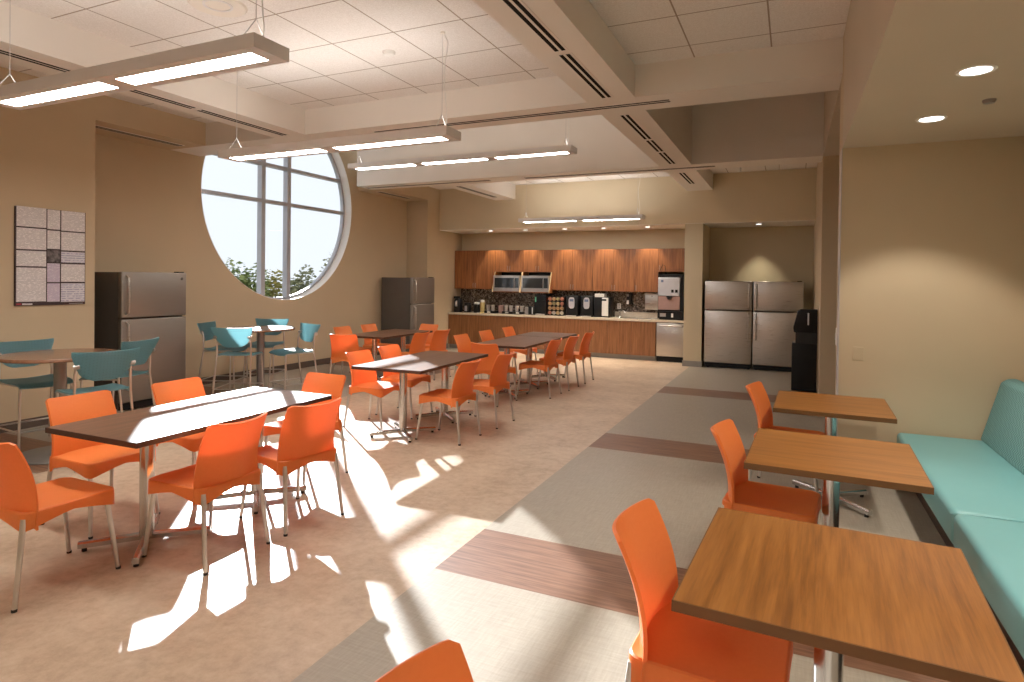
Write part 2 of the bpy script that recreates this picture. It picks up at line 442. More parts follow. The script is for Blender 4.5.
# ================================================================ CHAIRS
def rrect(hw_f, hw_r, y0, y1, rad, n=8):
    pts = []
    for cx, cy, a0 in ((hw_f-rad, y1-rad, 0), (-(hw_f-rad), y1-rad, PI/2), (-(hw_r-rad), y0+rad, PI), (hw_r-rad, y0+rad, 1.5*PI)):
        for k in range(n+1):
            a = a0+PI/2*k/n; pts.append((cx+rad*math.cos(a), cy+rad*math.sin(a)))
    out = []
    for p, q in zip(pts, pts[1:]+pts[:1]):
        d = math.hypot(q[0]-p[0], q[1]-p[1]); m = max(1, int(d/.03))
        for k in range(m): out.append((p[0]+(q[0]-p[0])*k/m, p[1]+(q[1]-p[1])*k/m))
    return out
def orange_seat():
    mb = MB(); bm = mb.bm
    per = rrect(.230, .222, -.215, .245, .05); cs = [(.215, .235), (-.215, .235), (-.205, -.205), (.205, -.205)]
    def dep(p):
        d = min(math.hypot(p[0]-c[0], p[1]-c[1]) for c in cs)
        return .042+.050*max(0, 1-d/.24)**1.35
    rings = []
    for s, z in ((.25, .440), (.5, .441), (.75, .446), (.9, .452), (.965, .455)):
        rings.append([bm.verts.new((p[0]*s, p[1]*s, z)) for p in per])
    rings.append([bm.verts.new((p[0]*.992, p[1]*.992, .450)) for p in per])
    rings.append([bm.verts.new((p[0], p[1], .440)) for p in per])
    rings.append([bm.verts.new((p[0]*1.004, p[1]*1.004, .455-dep(p))) for p in per])
    rings.append([bm.verts.new((p[0]*.95, p[1]*.95, .455-dep(p))) for p in per])
    rings.append([bm.verts.new((p[0]*.93, p[1]*.93, .430)) for p in per])
    rings.append([bm.verts.new((p[0]*.3, p[1]*.3, .426)) for p in per])
    n = len(per)
    for A, B in zip(rings, rings[1:]):
        for k in range(n): bm.faces.new((A[k], A[(k+1) % n], B[(k+1) % n], B[k]))
    bm.faces.new(rings[0]); bm.faces.new(rings[-1][::-1])
    return mb
def orange_back():
    def fn(u, v):
        s = 2*u-1; a = abs(s)
        hw = .228-.004*math.sin(PI*min(1, v*1.1))-.020*v
        zt = .816-.014*(1-a*a)-.016*max(0, (a-.88)/.12)**2
        zb = .432-.072*a**3
        z = zb+(zt-zb)*v
        t = (z-.40)/.40
        y = -.204-.080*max(0, t)**1.9+.016*math.sin(PI*max(0, min(1, t)))
        y += .050*(a**2.2)*(1-.15*v)-.022*v*(1-a*a)
        if a > .999: pass
        return (s*hw, y, z)
    return MB().slab(fn, 24, 18, .013)
def make_orange():
    t = thing('dining_chair', 'orange chair', 'chair')
    orange_seat().build('seat', m_orange, t, True)
    b = orange_back().build('backrest', m_orange, t, True)
    for sx in (-1, 1):
        for sy in (-1, 1):
            lg = MB().tube([(sx*.195, sy*.198, .425), (sx*.222, sy*.250, .012)], .0145, 12, r2=.0115).build('leg', m_alu, t, True)
            MB().lathe([(0, 0), (.0125, 0), (.0130, .011), (.0118, .014), (0, .014)], 12, (sx*.2225, sy*.2515, 0)).build('foot_cap', m_blackmat, lg, True)
    return t
def face(dx, dy): return math.atan2(-dx, dy)      # rotation that turns local +Y to (dx,dy)
OC = make_orange(); uO = [False]
G1 = 'orange plastic chairs at the long walnut tables'; G2 = 'orange plastic chairs at the wall booth tables'
E_, W_, N_, S_ = face(1, 0), face(-1, 0), face(0, 1), face(0, -1)
D = math.radians
for x, y, r, lab, g in [
    (-3.605, 1.95, N_, 'orange plastic chair at the near head of the front table, cut by the left edge', G1),
    (-4.17, 2.60, E_, 'orange chair at the near left corner of the front long table', G1),
    (-4.13, 3.30, E_, 'orange chair on the front long table, window side, beside the sunlit part of its top', G1),
    (-3.14, 2.58, W_, 'orange chair on the aisle side of the front long table, nearest one seen from behind', G1),
    (-3.085, 3.20, face(-.98, .19), 'orange chair on the aisle side of the front long table, behind the nearest aisle chair', G1),
    (-3.60, 3.87, S_, 'orange chair at the far head of the sunlit front long table', G1),
    (-3.21, 5.52, W_, 'near orange chair on the aisle side of the second long table, in side view', G1),
    (-3.18, 6.30, W_, 'orange chair on the aisle side of the second long table, its far one', G1),
    (-4.20, 5.60, E_, 'orange chair on the second long table, window side, sun patch on its seat', G1),
    (-4.27, 6.27, E_, 'orange chair on the second long table, window side, behind the one with sunlit seat', G1),
    (-3.64, 7.42, face(.1, 1), 'orange chair at the near head of the table row closest to the kitchen', G1),
    (-3.29, 8.22, W_, 'nearest orange chair on the right side of the table row by the kitchen', G1),
    (-3.26, 8.92, W_, 'middle orange chair on the right side of the table row by the kitchen', G1),
    (-3.25, 9.67, W_, 'orange chair closest to the kitchen cabinets on the right of the last row', G1),
    (-4.28, 8.10, E_, 'nearest orange chair on the left side of the table row by the kitchen', G1),
    (-4.32, 8.98, E_, 'middle orange chair on the left side of the table row by the kitchen', G1),
    (-4.33, 9.88, E_, 'orange chair closest to the kitchen cabinets on the left of the last row', G1),
    (-6.10, 7.48, face(-.3, 1), 'orange chair seen from behind at the near head of the back left table', G1),
    (-6.76, 8.38, E_, 'orange chair against the window wall, nearer one at the back left table', G1),
    (-6.76, 9.10, E_, 'orange chair against the window wall, farther one at the back left table', G1),
    (-5.50, 8.18, W_, 'orange chair on the right side of the back left table, nearer one', G1),
    (-5.50, 8.82, face(-1, .1), 'orange chair on the right side of the back left table, farther one', G1),
    (-6.12, 9.47, face(-.15, -1), 'orange chair at the back left table, far head, before the grey refrigerator', G1),
    (-.235, 2.11, face(1, -.05), 'large orange chair pulled up to the nearest wood booth table', G2),
    (-.10, 3.68, face(1, -.10), 'orange chair at the middle wood booth table', G2),
    (-.02, 5.30, face(1, -.15), 'orange chair at the farthest wood booth table', G2),
    (-.455, .985, face(1, -.10), 'orange chair back poking up at the bottom edge of the photo', G2)]:
    place(OC, uO, (x, y, 0), r, lab, g)

# ---------------------------------------------------------------- blue stools
def make_stool():
    t = thing('counter_stool', 'blue stool', 'stool')
    def seat(u, v):
        s = 2*u-1; y = -.19+.42*v
        z = .630-.012*(1-s*s)-.03*max(0, (v-.8)/.2)**2+.010*max(0, (.15-v)/.15)
        return (s*(.215+.012*math.sin(PI*v)), y, z)
    MB().slab(seat, 14, 14, .014).build('seat', m_blue, t, True)
    def back(u, v):
        s = 2*u-1; a = abs(s)
        hw = .165+.095*min(1, v*1.15)**.75
        zb = .735+.045*max(0, (a-.45)/.55)**1.5; zt = .982+.010*a**3
        z = zb+(zt-zb)*v
        return (s*hw, -.225-.06*v-.035*(1-s*s)+.02, z)
    MB().slab(back, 18, 10, .012).build('backrest', m_blue, t, True)
    for sx in (-1, 1):
        MB().tube([(sx*.205, -.215, .86), (sx*.212, -.20, .80), (sx*.215, -.195, .62), (sx*.235, -.285, .006)], .011, 10).build('leg', m_alu, t, True)
        MB().tube([(sx*.205, .205, .612), (sx*.225, .235, .006)], .011, 10).build('leg', m_alu, t, True)
        MB().tube([(sx*.215, -.205, .612), (sx*.205, .205, .612)], .010, 8).build('seat_rail', m_alu, t, True)
        MB().tube([(sx*.190, -.236, .868), (sx*.232, -.222, .860)], .022, 14).build('back_bracket', m_alu, t, True)
    MB().tube([(-.222, .226, .2), (.222, .226, .2)], .009, 8).build('footrest', m_alu, t, True)
    MB().tube([(-.228, -.257, .2), (.228, -.257, .2)], .008, 8).build('stretcher', m_alu, t, True)
    for sx in (-1, 1):
        MB().tube([(sx*.228, -.257, .2), (sx*.222, .226, .2)], .008, 8).build('stretcher', m_alu, t, True)
    return t
ST = make_stool(); uS = [False]
A_ = (-6.04, 3.39); B_ = (-6.90, 6.52); G3 = 'blue counter stools at the round tables'
def st(x, y, c, lab, off=0):
    place(ST, uS, (x, y, 0), face(c[0]-x, c[1]-y)+off, lab, G3)
def st2(bx, by, fx, fy, lab):       # back position and the way the stool faces
    n = math.hypot(fx, fy); place(ST, uS, (bx+.29*fx/n, by+.29*fy/n, 0), face(fx, fy), lab, G3)
st2(-6.80, 3.47, 1, -.1, 'blue perforated stool against the wall behind the left round table, below the poster')
st2(-5.29, 3.345, -1, .2, 'blue stool in front of the left round table, its back turned to the camera')
st2(-5.93, 4.10, -.95, -.3, 'blue stool between the left round table and the left refrigerator')
place(ST, uS, (-6.55, 2.63, 0), face(A_[0]+6.55, A_[1]-2.63), 'blue stool cut off by the left edge, only its seat front in view', G3)
st2(-7.55, 6.12, .9, .42, 'leftmost blue stool of the round table under the window, beside the left refrigerator')
st2(-6.47, 5.63, -.45, .9, 'blue stool before the round table under the window, one back corner sunlit')
st2(-7.41, 7.24, .4, -.9, 'blue stool behind the round table under the window, close to the wall')
st2(-6.16, 6.74, -.3, -.95, 'pale sunlit blue stool on the right of the round table under the window')

# ---------------------------------------------------------------- tables
def xbase(cx, cy, par, ht, rad=.041, arm=.35, a0=PI/4):
    MB().lathe([(0, .05), (rad, .05), (rad, ht), (0, ht)], 24, (cx, cy, 0)).build('column', m_chrome, par, True)
    mb = MB()
    for k in range(4):
        a = a0+k*PI/2; d = Vector((math.cos(a), math.sin(a), 0)); p = Vector((-d.y, d.x, 0)); c = Vector((cx, cy, 0))
        prof = [(-.021, .022), (.021, .022), (.021, .048), (.012, .058), (-.012, .058), (-.021, .048)]
        A = [mb.bm.verts.new(c+p*q[0]+Vector((0, 0, q[1]+.012))) for q in prof]
        B = [mb.bm.verts.new(c+d*arm+p*q[0]*.9+Vector((0, 0, q[1]))) for q in prof]
        for i in range(6): mb.bm.faces.new((A[i], A[(i+1) % 6], B[(i+1) % 6], B[i]))
        mb.bm.faces.new(A[::-1]); mb.bm.faces.new(B)
    f = mb.build('cross_base', m_chrome, par)
    for k in range(4):
        a = a0+k*PI/2
        MB().lathe([(0, 0), (.014, 0), (.014, .024), (0, .024)], 12, (cx+math.cos(a)*(arm-.03), cy+math.sin(a)*(arm-.03), 0)).build('glide', m_blackmat, f, True)
    MB().box(cx-.14, cx+.14, cy-.14, cy+.14, ht-.006, ht).build('mounting_plate', m_black, par)
def table(name, label, cat, x, y, w, l, rz, mtop, medge, cols, grp):
    t = thing(name, label, cat, (x, y, 0), rz, grp)
    MB().box(-w/2+.004, w/2-.004, -l/2+.004, l/2-.004, .708, .738).build('tabletop', mtop, t)
    mb = MB()
    for a in ((-w/2, w/2, -l/2, -l/2+.004), (-w/2, w/2, l/2-.004, l/2), (-w/2, -w/2+.004, -l/2+.004, l/2-.004), (w/2-.004, w/2, -l/2+.004, l/2-.004)):
        mb.box(*a, .707, .7375)
    mb.build('edge_band', medge, t)
    for cy in cols: xbase(0, cy, t, .708)
    return t
GL = 'long walnut laminate tables'; GB = 'wood booth tables'
table('dining_table', 'front long walnut table with broad sunlight across its top', 'table', -3.56, 2.915, .785, 1.555, D(1), m_walnut, m_walnut_edge, (-.43, .43), GL)
table('dining_table', 'second long walnut table, with a small pinkish sun patch on its near corner', 'table', -3.71, 5.85, .81, 1.60, D(2.5), m_walnut, m_walnut_edge, (-.46, .46), GL)
table('dining_table', 'long walnut table of the row closest to the kitchen, nearer piece', 'table', -3.70, 8.40, .80, 1.60, D(2), m_walnut, m_walnut_edge, (-.45, .45), GL)
table('dining_table', 'short walnut table pushed against the far end of the last row, by the kitchen', 'table', -3.74, 9.64, .80, .84, D(2), m_walnut, m_walnut_edge, (0,), None)
table('dining_table', 'long walnut table at the back left under the window wall', 'table', -6.10, 8.50, .78, 1.50, D(2), m_walnut, m_walnut_edge, (-.42, .42), GL)
table('booth_table', 'nearest square wood booth table, filling the lower right of the photo', 'table', .118, 2.13, .785, .81, D(-2.8), m_cherry, m_booth_edge, (0,), GB)
table('booth_table', 'middle square wood booth table', 'table', .20, 3.65, .785, .83, D(-2), m_wood_lit_x, m_booth_edge, (0,), GB)
table('booth_table', 'farthest square wood booth table, next to the end wall of the alcove', 'table', .275, 5.19, .76, .82, D(-1.5), m_wood_lit_x, m_booth_edge, (0,), GB)
def round_table(x, y, label):
    t = thing('round_table', label, 'table', (x, y, 0), 0, 'round counter height tables')
    MB().lathe([(0, .882), (.455, .882), (.462, .888), (.462, .906), (.457, .912), (0, .912)], 64).build('tabletop', m_roundtop, t, True)
    MB().lathe([(0, .03), (.05, .03), (.05, .876), (0, .876)], 32).build('column', m_greymetal, t, True)
    MB().lathe([(0, 0), (.335, 0), (.34, .006), (.335, .014), (.10, .035), (.055, .05), (0, .05)], 64).build('disc_base', m_disc, t, True)
    MB().box(-.16, .16, -.16, .16, .875, .882).build('mounting_plate', m_black, t)
round_table(*A_, 'round wood topped counter table on the left below the wall poster')
round_table(*B_, 'round counter table under the big window, its top white with sunlight')

# ---------------------------------------------------------------- booth bench
def booth(y0, y1, label):
    yc = (y0+y1)/2; h = (y1-y0)/2
    t = thing('booth_bench', label, 'bench', (1.1, yc, 0), 0, 'teal booth bench sections')
    MB().box(-.20, .50, -h, h, 0, .26).build('plinth', m_walnut_edge, t)
    MB().box(-.325, .30, -h+.002, h-.002, .26, .452, .035, 4).build('seat_cushion', m_teal, t, True)
    mb = MB()
    mb.prism([(.225, .452), (.30, .42), (.5, .42), (.5, .90), (.44, .935), (.385, .93), (.345, .90)], -h+.002, h-.002, 'y')
    es = [e for e in mb.bm.edges]
    bmesh.ops.bevel(mb.bm, geom=es, offset=.012, segments=3, profile=.5, affect='EDGES')
    mb.build('backrest', m_tealpat, t, True)
    MB().tube([(-.335, -h+.004, .44), (.25, -h+.004, .453)], .003, 6).build('piping', m_teal, t)
booth(3.87, 5.79, 'teal vinyl booth bench section touching the end wall, beside the farthest booth tables')
booth(1.93, 3.87, 'teal vinyl booth bench section nearer the camera, beside the nearest booth table')

# ================================================================ CEILING FIXTURES
def pendant(x0, x1, y, zb, nl, label, zceil):
    L = x1-x0; t = thing('pendant_light', label, 'light', (x0, y, zb), 0, 'linear pendant lights')
    w = .125; h = .075
    MB().box(0, L, -w, -w+.012, 0, h).box(0, L, w-.012, w, 0, h).box(0, .012, -w+.012, w-.012, 0, h).box(L-.012, L, -w+.012, w-.012, 0, h)\
        .box(.012, L-.012, -w+.012, w-.012, .012, h-.012).build('housing', m_housing, t)
    gap = .16; ll = (L-.18-gap*(nl-1))/nl
    for k in range(nl):
        a = .09+k*(ll+gap)
        MB().box(a, a+ll, -.062, .062, .002, .012).build('diffuser', m_lamp, t)
    mf = MB()
    mf.box(.012, L-.012, -w+.012, -.062, .001, .011).box(.012, L-.012, .062, w-.012, .001, .011)
    for k in range(nl+1):
        a = .012 if k == 0 else .09+k*(ll+gap)-gap; b = L-.012 if k == nl else .09+k*(ll+gap)
        mf.box(a, b, -.062, .062, .001, .0115)
    mf.build('reflector_frame', m_housing, t)
    MB().box(.1, L-.1, -.075, .075, h-.012, h-.004).build('uplight_lens', m_up, t)
    for xx in (.12, L-.12):
        c = MB().tube([(xx, 0, h+.13), (xx, 0, zceil-zb)], .0022, 6)
        c.tube([(xx, -.10, h-.005), (xx, 0, h+.135)], .003, 6).tube([(xx, .10, h-.005), (xx, 0, h+.135)], .003, 6)
        cc = c.build('suspension_cable', m_cable, t)
        MB().lathe([(0, -.012), (.02, -.012), (.022, 0), (0, 0)], 16, (xx, 0, zceil-zb)).build('ceiling_cup', m_white, cc, True)
    pts = [(L-.10, .02, h)]+[(L-.10+.018*math.sin(k*.9), .02+.01*math.cos(k*1.3), h+(zceil-zb-h)*k/10) for k in range(1, 10)]+[(L-.12, .02, zceil-zb)]
    MB().tube(pts, .004, 6).build('power_cord', m_wht, t, True)
pendant(-5.18, -2.58, 2.50, 2.83, 2, 'nearest linear pendant light at the upper left', ZC)
pendant(-5.29, -2.63, 4.55, 2.83, 2, 'second linear pendant light, in front of the round window top', ZC)
pendant(-6.33, -2.67, 7.80, 3.345, 3, 'long three lamp pendant light hanging in the high ceiling bay', ZH)
pendant(-5.16, -2.60, 11.72, 2.84, 2, 'farthest pendant light in front of the kitchen header', ZC)

def vent(x0, x1, y0, y1, z, label):
    t = thing('ceiling_vent', label, 'vent', ((x0+x1)/2, (y0+y1)/2, z), 0, 'linear slot air diffusers')
    w, l = (x1-x0)/2, (y1-y0)/2
    MB().box(-w, w, -l, l, -.004, 0).build('vent_frame', m_beam, t)
    if l > w:
        for s in (-1, 1): MB().box(s*.028-.016, s*.028+.016, -l+.015, l-.015, -.006, -.003).build('slot', m_slot, t)
    else:
        for s in (-1, 1): MB().box(-w+.015, w-.015, s*.028-.014, s*.028+.014, -.006, -.003).build('slot', m_slot, t)
for a, b, lab in ((2.6, 4.56, 'slot air vent on the right long beam, at the top edge of the photo'),
                  (4.62, 5.88, 'slot air vent on the right long beam just before the near cross beam'),
                  (6.54, 7.76, 'slot air vent on the right long beam just beyond the near cross beam'),
                  (7.82, 8.55, 'short middle slot air vent on the right long beam in the high bay'),
                  (8.61, 9.5, 'slot air vent on the right long beam just before the far cross beam'),
                  (10.3, 11.5, 'slot air vent on the last stub of the right long beam by the kitchen header')):
    vent(-1.745, -1.615, a, b, ZB, lab)
for a, b, lab in ((1.8, 3.35, 'slot air vent on the left long beam above the nearest pendant light'),
                  (3.45, 4.6, 'dark slot air vent on the left long beam between the two nearest pendants'),
                  (4.65, 5.9, 'shiny slot air vent on the left long beam near the near cross beam')):
    vent(-5.92, -5.79, a, b, ZB, lab)
vent(-5.92, -5.79, 10.3, 11.95, ZB, 'slot air vent on the left long beam stub near the kitchen header')
vent(-4.7, -1.12, 6.15, 6.25, ZB, 'long slot air vent on the underside of the near cross beam')
vent(-7.7, -4.95, 9.86, 9.95, ZB, 'slot air vent on the left half of the far cross beam')
vent(-4.3, -1.1, 9.86, 9.95, ZB, 'slot air vent on the right half of the far cross beam')
vent(-7.76, -7.62, 4.6, 5.85, ZB, 'slot air vent over the left refrigerator recess')
vent(-7.84, -7.71, 10.4, 11.5, ZB, 'slot air vent by the window wall above the far grey refrigerator')

def downlight(x, y, z, r, label, grp):
    t = thing('downlight', label, 'light', (x, y, z), 0, grp)
    mb = MB(); mb.lathe([(r*.80, -.001), (r, -.006), (r*1.08, 0), (r*.8, 0)], 40).build('trim_ring', m_white, t, True)
    MB().lathe([(0, -.003), (r*.82, -.003), (r*.82, -.0005), (0, -.0005)], 40).build('lens', m_dl, t, True)
def spot(name, loc, power, size, blend, c, tgt=(0, 0, -1), rad=.06):
    l = bpy.data.lights.new(name, 'SPOT'); l.energy = power; l.spot_size = D(size); l.spot_blend = blend; l.color = c; l.shadow_soft_size = rad
    o = bpy.data.objects.new(name, l); col.objects.link(o); o.location = loc
    o.rotation_euler = Vector(tgt).to_track_quat('-Z', 'Y').to_euler(); return o
GA = 'round downlights in the booth alcove ceiling'
downlight(.86, 3.97, 2.76, .085, 'nearer round downlight in the alcove ceiling', GA)
downlight(.84, 5.0, 2.76, .085, 'farther round downlight in the alcove ceiling', GA)
WARM = (1, .92, .80)
for yy, p in ((5.0, 66), (3.97, 60), (2.95, 66), (1.92, 66), (.9, 46)):
    spot('alcove_spot', (.85, yy, 2.74), p, 94, .35, WARM)
for i, (x, lab) in enumerate(zip((-6.41, -5.53, -4.59, -3.71, -2.77), ('leftmost round downlight in the kitchen soffit', 'second round downlight from the left in the kitchen soffit',
                   'middle round downlight in the kitchen soffit', 'fourth round downlight from the left in the kitchen soffit', 'rightmost round downlight in the kitchen soffit, nearest the pillar'))):
    downlight(x, 12.85, 2.79, .06, lab, 'small downlights over the kitchen cabinets')
    spot('kitchen_spot', (x, 12.98, 2.775), 60, 72, .55, (1, .84, .62), rad=.03)
    spot('kitchen_floor_fill', (x, 12.62, 2.775), 75, 84, .9, (1, .90, .74), (0, -.42, -1), rad=.05)  # added fill aimed at the floor, with no fitting of its own
downlight(-.62, 12.85, 2.79, .06, 'round downlight above the pair of stainless refrigerators', None)
spot('fridge_spot', (-.62, 13.10, 2.77), 48, 72, .7, (1, .90, .68), rad=.03)
def disc(name, x, y, z, r, h, m, label, cat):
    tag(MB().lathe([(0, -h), (r*.8, -h), (r, -h*.4), (r, 0), (0, 0)], 24).build(name, m, None, True, (x, y, z)), label, cat)
disc('smoke_detector', -3.45, 4.75, ZC, .06, .03, m_wht, 'small round detector on the ceiling tiles between the two nearest pendants', 'detector')
disc('fire_sprinkler', 1.07, 4.62, 2.76, .035, .02, m_greymetal, 'small sprinkler cap in the alcove ceiling beside the downlights', 'sprinkler')
disc('fire_sprinkler', -.78, 10.4, ZC, .02, .34, m_wht, 'left one of two sprinkler heads behind the far cross beam at the right', 'sprinkler')
disc('fire_sprinkler', -.21, 10.34, ZC, .02, .34, m_wht, 'right one of two sprinkler heads behind the far cross beam at the right', 'sprinkler')
t = thing('ceiling_speaker', 'round white ceiling grille above the nearest pendant light', 'grille', (-4.1, 3.42, ZC))
MB().lathe([(0, -.004), (.17, -.004), (.20, -.012), (.215, 0), (0, 0)], 40).build('grille', m_white, t, True)
MB().lathe([(.09, -.010), (.11, -.010), (.11, -.004), (.09, -.004), (.09, -.010)], 40).build('grille_ring', m_housing, t, True)

# ================================================================ REFRIGERATORS
def fridge(x, y, rz, w, label, mst, handle_side, grp=None, dep=.80, badge=False):
    # local: front faces -Y at y=0, body behind
    t = thing('refrigerator', label, 'refrigerator', (x, y, 0), rz, grp)
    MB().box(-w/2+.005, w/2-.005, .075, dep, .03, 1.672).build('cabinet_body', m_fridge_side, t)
    MB().box(-w/2+.02, w/2-.02, .03, .075, .015, .095).build('toe_grille', m_black, t)
    d1 = MB().box(-w/2, w/2, 0, .07, .105, 1.106, .012, 3).build('refrigerator_door', mst, t, True)
    d2 = MB().box(-w/2, w/2, 0, .07, 1.124, 1.678, .012, 3).build('freezer_door', mst, t, True)
    hx = handle_side*(w/2-.055)
    MB().tube([(hx, 0, 1.165), (hx, -.045, 1.19), (hx, -.055, 1.40), (hx, -.045, 1.60), (hx, 0, 1.63)], .013, 10).build('handle', m_steel, d2, True)
    MB().tube([(hx, 0, 1.07), (hx, -.045, 1.045), (hx, -.055, .85), (hx, -.045, .60), (hx, 0, .57)], .013, 10).build('handle', m_steel, d1, True)
    hs = -handle_side
    MB().box(hs*(w/2-.07)-.04, hs*(w/2-.07)+.04, .01, .10, 1.672, 1.69).build('hinge_cover', m_black, t)
    if badge: MB().tube([(hs*(w/2-.07), .002, 1.60), (hs*(w/2-.07), -.003, 1.60)], .018, 16).build('badge', m_fridge_side, d2)
    for sx in (-1, 1):
        for yy in (.12, dep-.08): MB().lathe([(0, 0), (.022, 0), (.022, .035), (0, .035)], 12, (sx*(w/2-.06), yy, 0)).build('leveling_foot', m_blackmat, t)
    return t
# +X facing: local -Y -> world +X : rotate +90deg
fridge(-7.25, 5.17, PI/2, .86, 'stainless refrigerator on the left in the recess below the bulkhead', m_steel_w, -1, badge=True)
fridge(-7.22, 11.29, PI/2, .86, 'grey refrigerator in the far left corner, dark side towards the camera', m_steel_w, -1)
fridge(-1.125, 12.46, 0, .86, 'left one of the pair of stainless refrigerators right of the kitchen pillar', m_steel, 1, 'pair of stainless refrigerators')
fridge(-.245, 12.46, 0, .86, 'right one of the pair of stainless refrigerators, behind the black water dispenser', m_steel, -1, 'pair of stainless refrigerators')

# black water dispenser against the right wall
t = thing('water_dispenser', 'tall black water dispenser against the right wall in front of the refrigerators', 'water cooler', (.18, 10.42, 0))
MB().box(-.18, .165, -.16, .16, .02, .74, .015, 3).build('base_cabinet', m_black, t, True)
MB().box(-.13, .165, -.155, .155, .74, .92).build('dispensing_bay', m_blackmat, t)
mb = MB(); mb.prism([(-.155, .90), (.165, .90), (.165, 1.25), (-.06, 1.25), (-.105, 1.22), (-.165, .97)], -.16, .16, 'y')
bmesh.ops.bevel(mb.bm, geom=mb.bm.edges[:], offset=.012, segments=2, profile=.5, affect='EDGES')
mb.build('head', m_black, t, True)
MB().box(-.16, -.06, -.10, .10, .74, .755).build('drip_tray', m_greyp, t)
for yy in (-.05, .05): MB().tube([(-.10, yy, .91), (-.10, yy, .86)], .012, 10).build('spout', m_silver, t)
MB().box(.03, .05, -.165, -.158, 1.02, 1.20).build('side_highlight', m_silver, t)  # silver strip painting a highlight on the black side

# light switch and outlet on the right walls
t = thing('light_switch', 'white light switch plate on the wall edge left of the booth alcove', 'switch', (.36, 6.10, 1.17))
MB().box(-.008, 0, -.06, .06, -.075, .075, .003).build('plate', m_wht, t); MB().box(-.014, -.006, -.03, -.01, -.03, .03).build('rocker', m_wht, t); MB().box(-.014, -.006, .01, .03, -.03, .03).build('rocker', m_wht, t)
t = thing('wall_outlet', 'tan outlet plate low on the end wall of the alcove', 'outlet', (.50, 5.81, 1.06))
MB().box(-.04, .04, -.005, 0, -.055, .055, .002).build('plate', m_wall, t)
for s in (-1, 1): MB().box(-.018, .018, -.007, -.004, s*.025-.014, s*.025+.014).build('socket', m_wall, t)

# ================================================================ POSTER
t = thing('notice_board', 'framed dark red board of printed labor notices on the left wall', 'poster', (-7.3695, 4.035, 1.30))
W, H = .70, 1.04
MB().box(0, .018, -W/2, W/2, 0, H).build('backing', m_board, t)
def px(a): return -W/2+W*(a-75)/(482-75)
def pz(b, a):
    top = 65+(a-75)*(95-65)/(482-75); bot = 622+(a-75)*(612-622)/(482-75); return H*(1-(b-top)/(bot-top))
def sheet(a0, a1, b0, b1, m):
    am = (a0+a1)/2
    o = MB().box(.018, .0195, px(a0)+.004, px(a1)-.004, pz(b1, am)+.004, pz(b0, am)-.004).build('sheet', m, t); return o
for b0, b1 in ((68, 182), (186, 308), (312, 402), (406, 600)): sheet(80, 248, b0, b1, m_paper)
for b0, b1, m in ((80, 193, m_paper), (197, 303, m_paper), (306, 378, m_photo), (381, 490, m_paper_v), (493, 600, m_paper_v)): sheet(250, 328, b0, b1, m)
for b0, b1, m in ((88, 203, m_paper), (206, 312, m_paper), (316, 380, m_paper_b), (385, 488, m_paper), (493, 600, m_paper_b)): sheet(331, 480, b0, b1, m)
sheet(80, 112, 606, 618, m_red); sheet(112, 172, 606, 618, m_paper); sheet(380, 470, 604, 612, m_greyp)

# ================================================================ KITCHEN
YF = 12.87
def base_cab(x0, x1, nd, label):
    t = thing('base_cabinet', label, 'cabinet', ((x0+x1)/2, YF, 0), 0, 'wood base cabinets under the worktop')
    h = (x1-x0)/2
    MB().box(-h, h, .02, .62, .10, .815).build('carcass', m_cab2, t)
    MB().box(-h, h, .07, .62, 0, .10).build('toe_kick', m_toe, t)
    w = 2*h/nd
    for k in range(nd): MB().box(-h+k*w+.002, -h+(k+1)*w-.002, 0, .02, .105, .812).build('door', m_cab2, t)
labs = ['leftmost wood base cabinet, against the left kitchen wall', 'second wood base cabinet from the left, under the microwaves', 'third wood base cabinet from the left, under the tall black coffee machine',
        'wood base cabinet below the two black pod machines', 'wood base cabinet below the sink, left of the dishwasher']
for (a, b, n), l in zip(((-7.535, -6.45, 2), (-6.45, -5.04, 2), (-5.04, -4.05, 2), (-4.05, -3.6, 1), (-3.6, -2.575, 2)), labs): base_cab(a, b, n, l)
t = thing('dishwasher', 'stainless dishwasher at the right end of the kitchen worktop', 'dishwasher', (-2.26, YF, 0))
MB().box(-.30, .30, .04, .6, .10, .81).build('tub', m_black, t)
MB().box(-.295, .295, -.01, .04, .115, .80, .006).build('door', m_steel, t, True)
MB().tube([(-.24, -.01, .745), (-.22, -.05, .745), (.22, -.05, .745), (.24, -.01, .745)], .012, 10).build('handle', m_steel, t, True)
MB().box(-.295, .295, .03, .6, 0, .112).build('toe_panel', m_black, t)
t = thing('worktop', 'long pale stone worktop running over the base cabinets and dishwasher', 'worktop', (0, 0, 0))
MB().box(-7.538, -3.35, YF-.03, 13.48, .815, .86).box(-2.72, -1.945, YF-.03, 13.48, .815, .86).box(-3.35, -2.72, YF-.03, 12.98, .815, .86).box(-3.35, -2.72, 13.36, 13.48, .815, .86).build('slab', m_counter, t)
t = thing('kitchen_sink', 'stainless sink set into the worktop left of the ice dispenser', 'sink', (0, 0, 0))
s_ = MB().box(-3.35, -2.72, 12.98, 13.36, .70, .705).box(-3.35, -3.34, 12.98, 13.36, .705, .86).box(-2.73, -2.72, 12.98, 13.36, .705, .86).box(-3.34, -2.73, 12.98, 12.99, .705, .86).box(-3.34, -2.73, 13.35, 13.36, .705, .86)
s_.build('sink_basin', m_steel, t)
t = thing('faucet', 'small chrome faucet at the left end of the sink', 'faucet', (-3.42, 13.2, .86))
MB().lathe([(0, 0), (.03, 0), (.025, .02), (.014, .03), (0, .03)], 20).build('base', m_chrome, t, True)
MB().tube([(0, 0, .02), (0, 0, .12), (.02, -.01, .15), (.10, -.03, .15), (.13, -.04, .12)], .011, 10).build('spout', m_chrome, t, True)
MB().tube([(0, 0, .10), (-.05, -.03, .13)], .007, 8).build('lever', m_chrome, t, True)
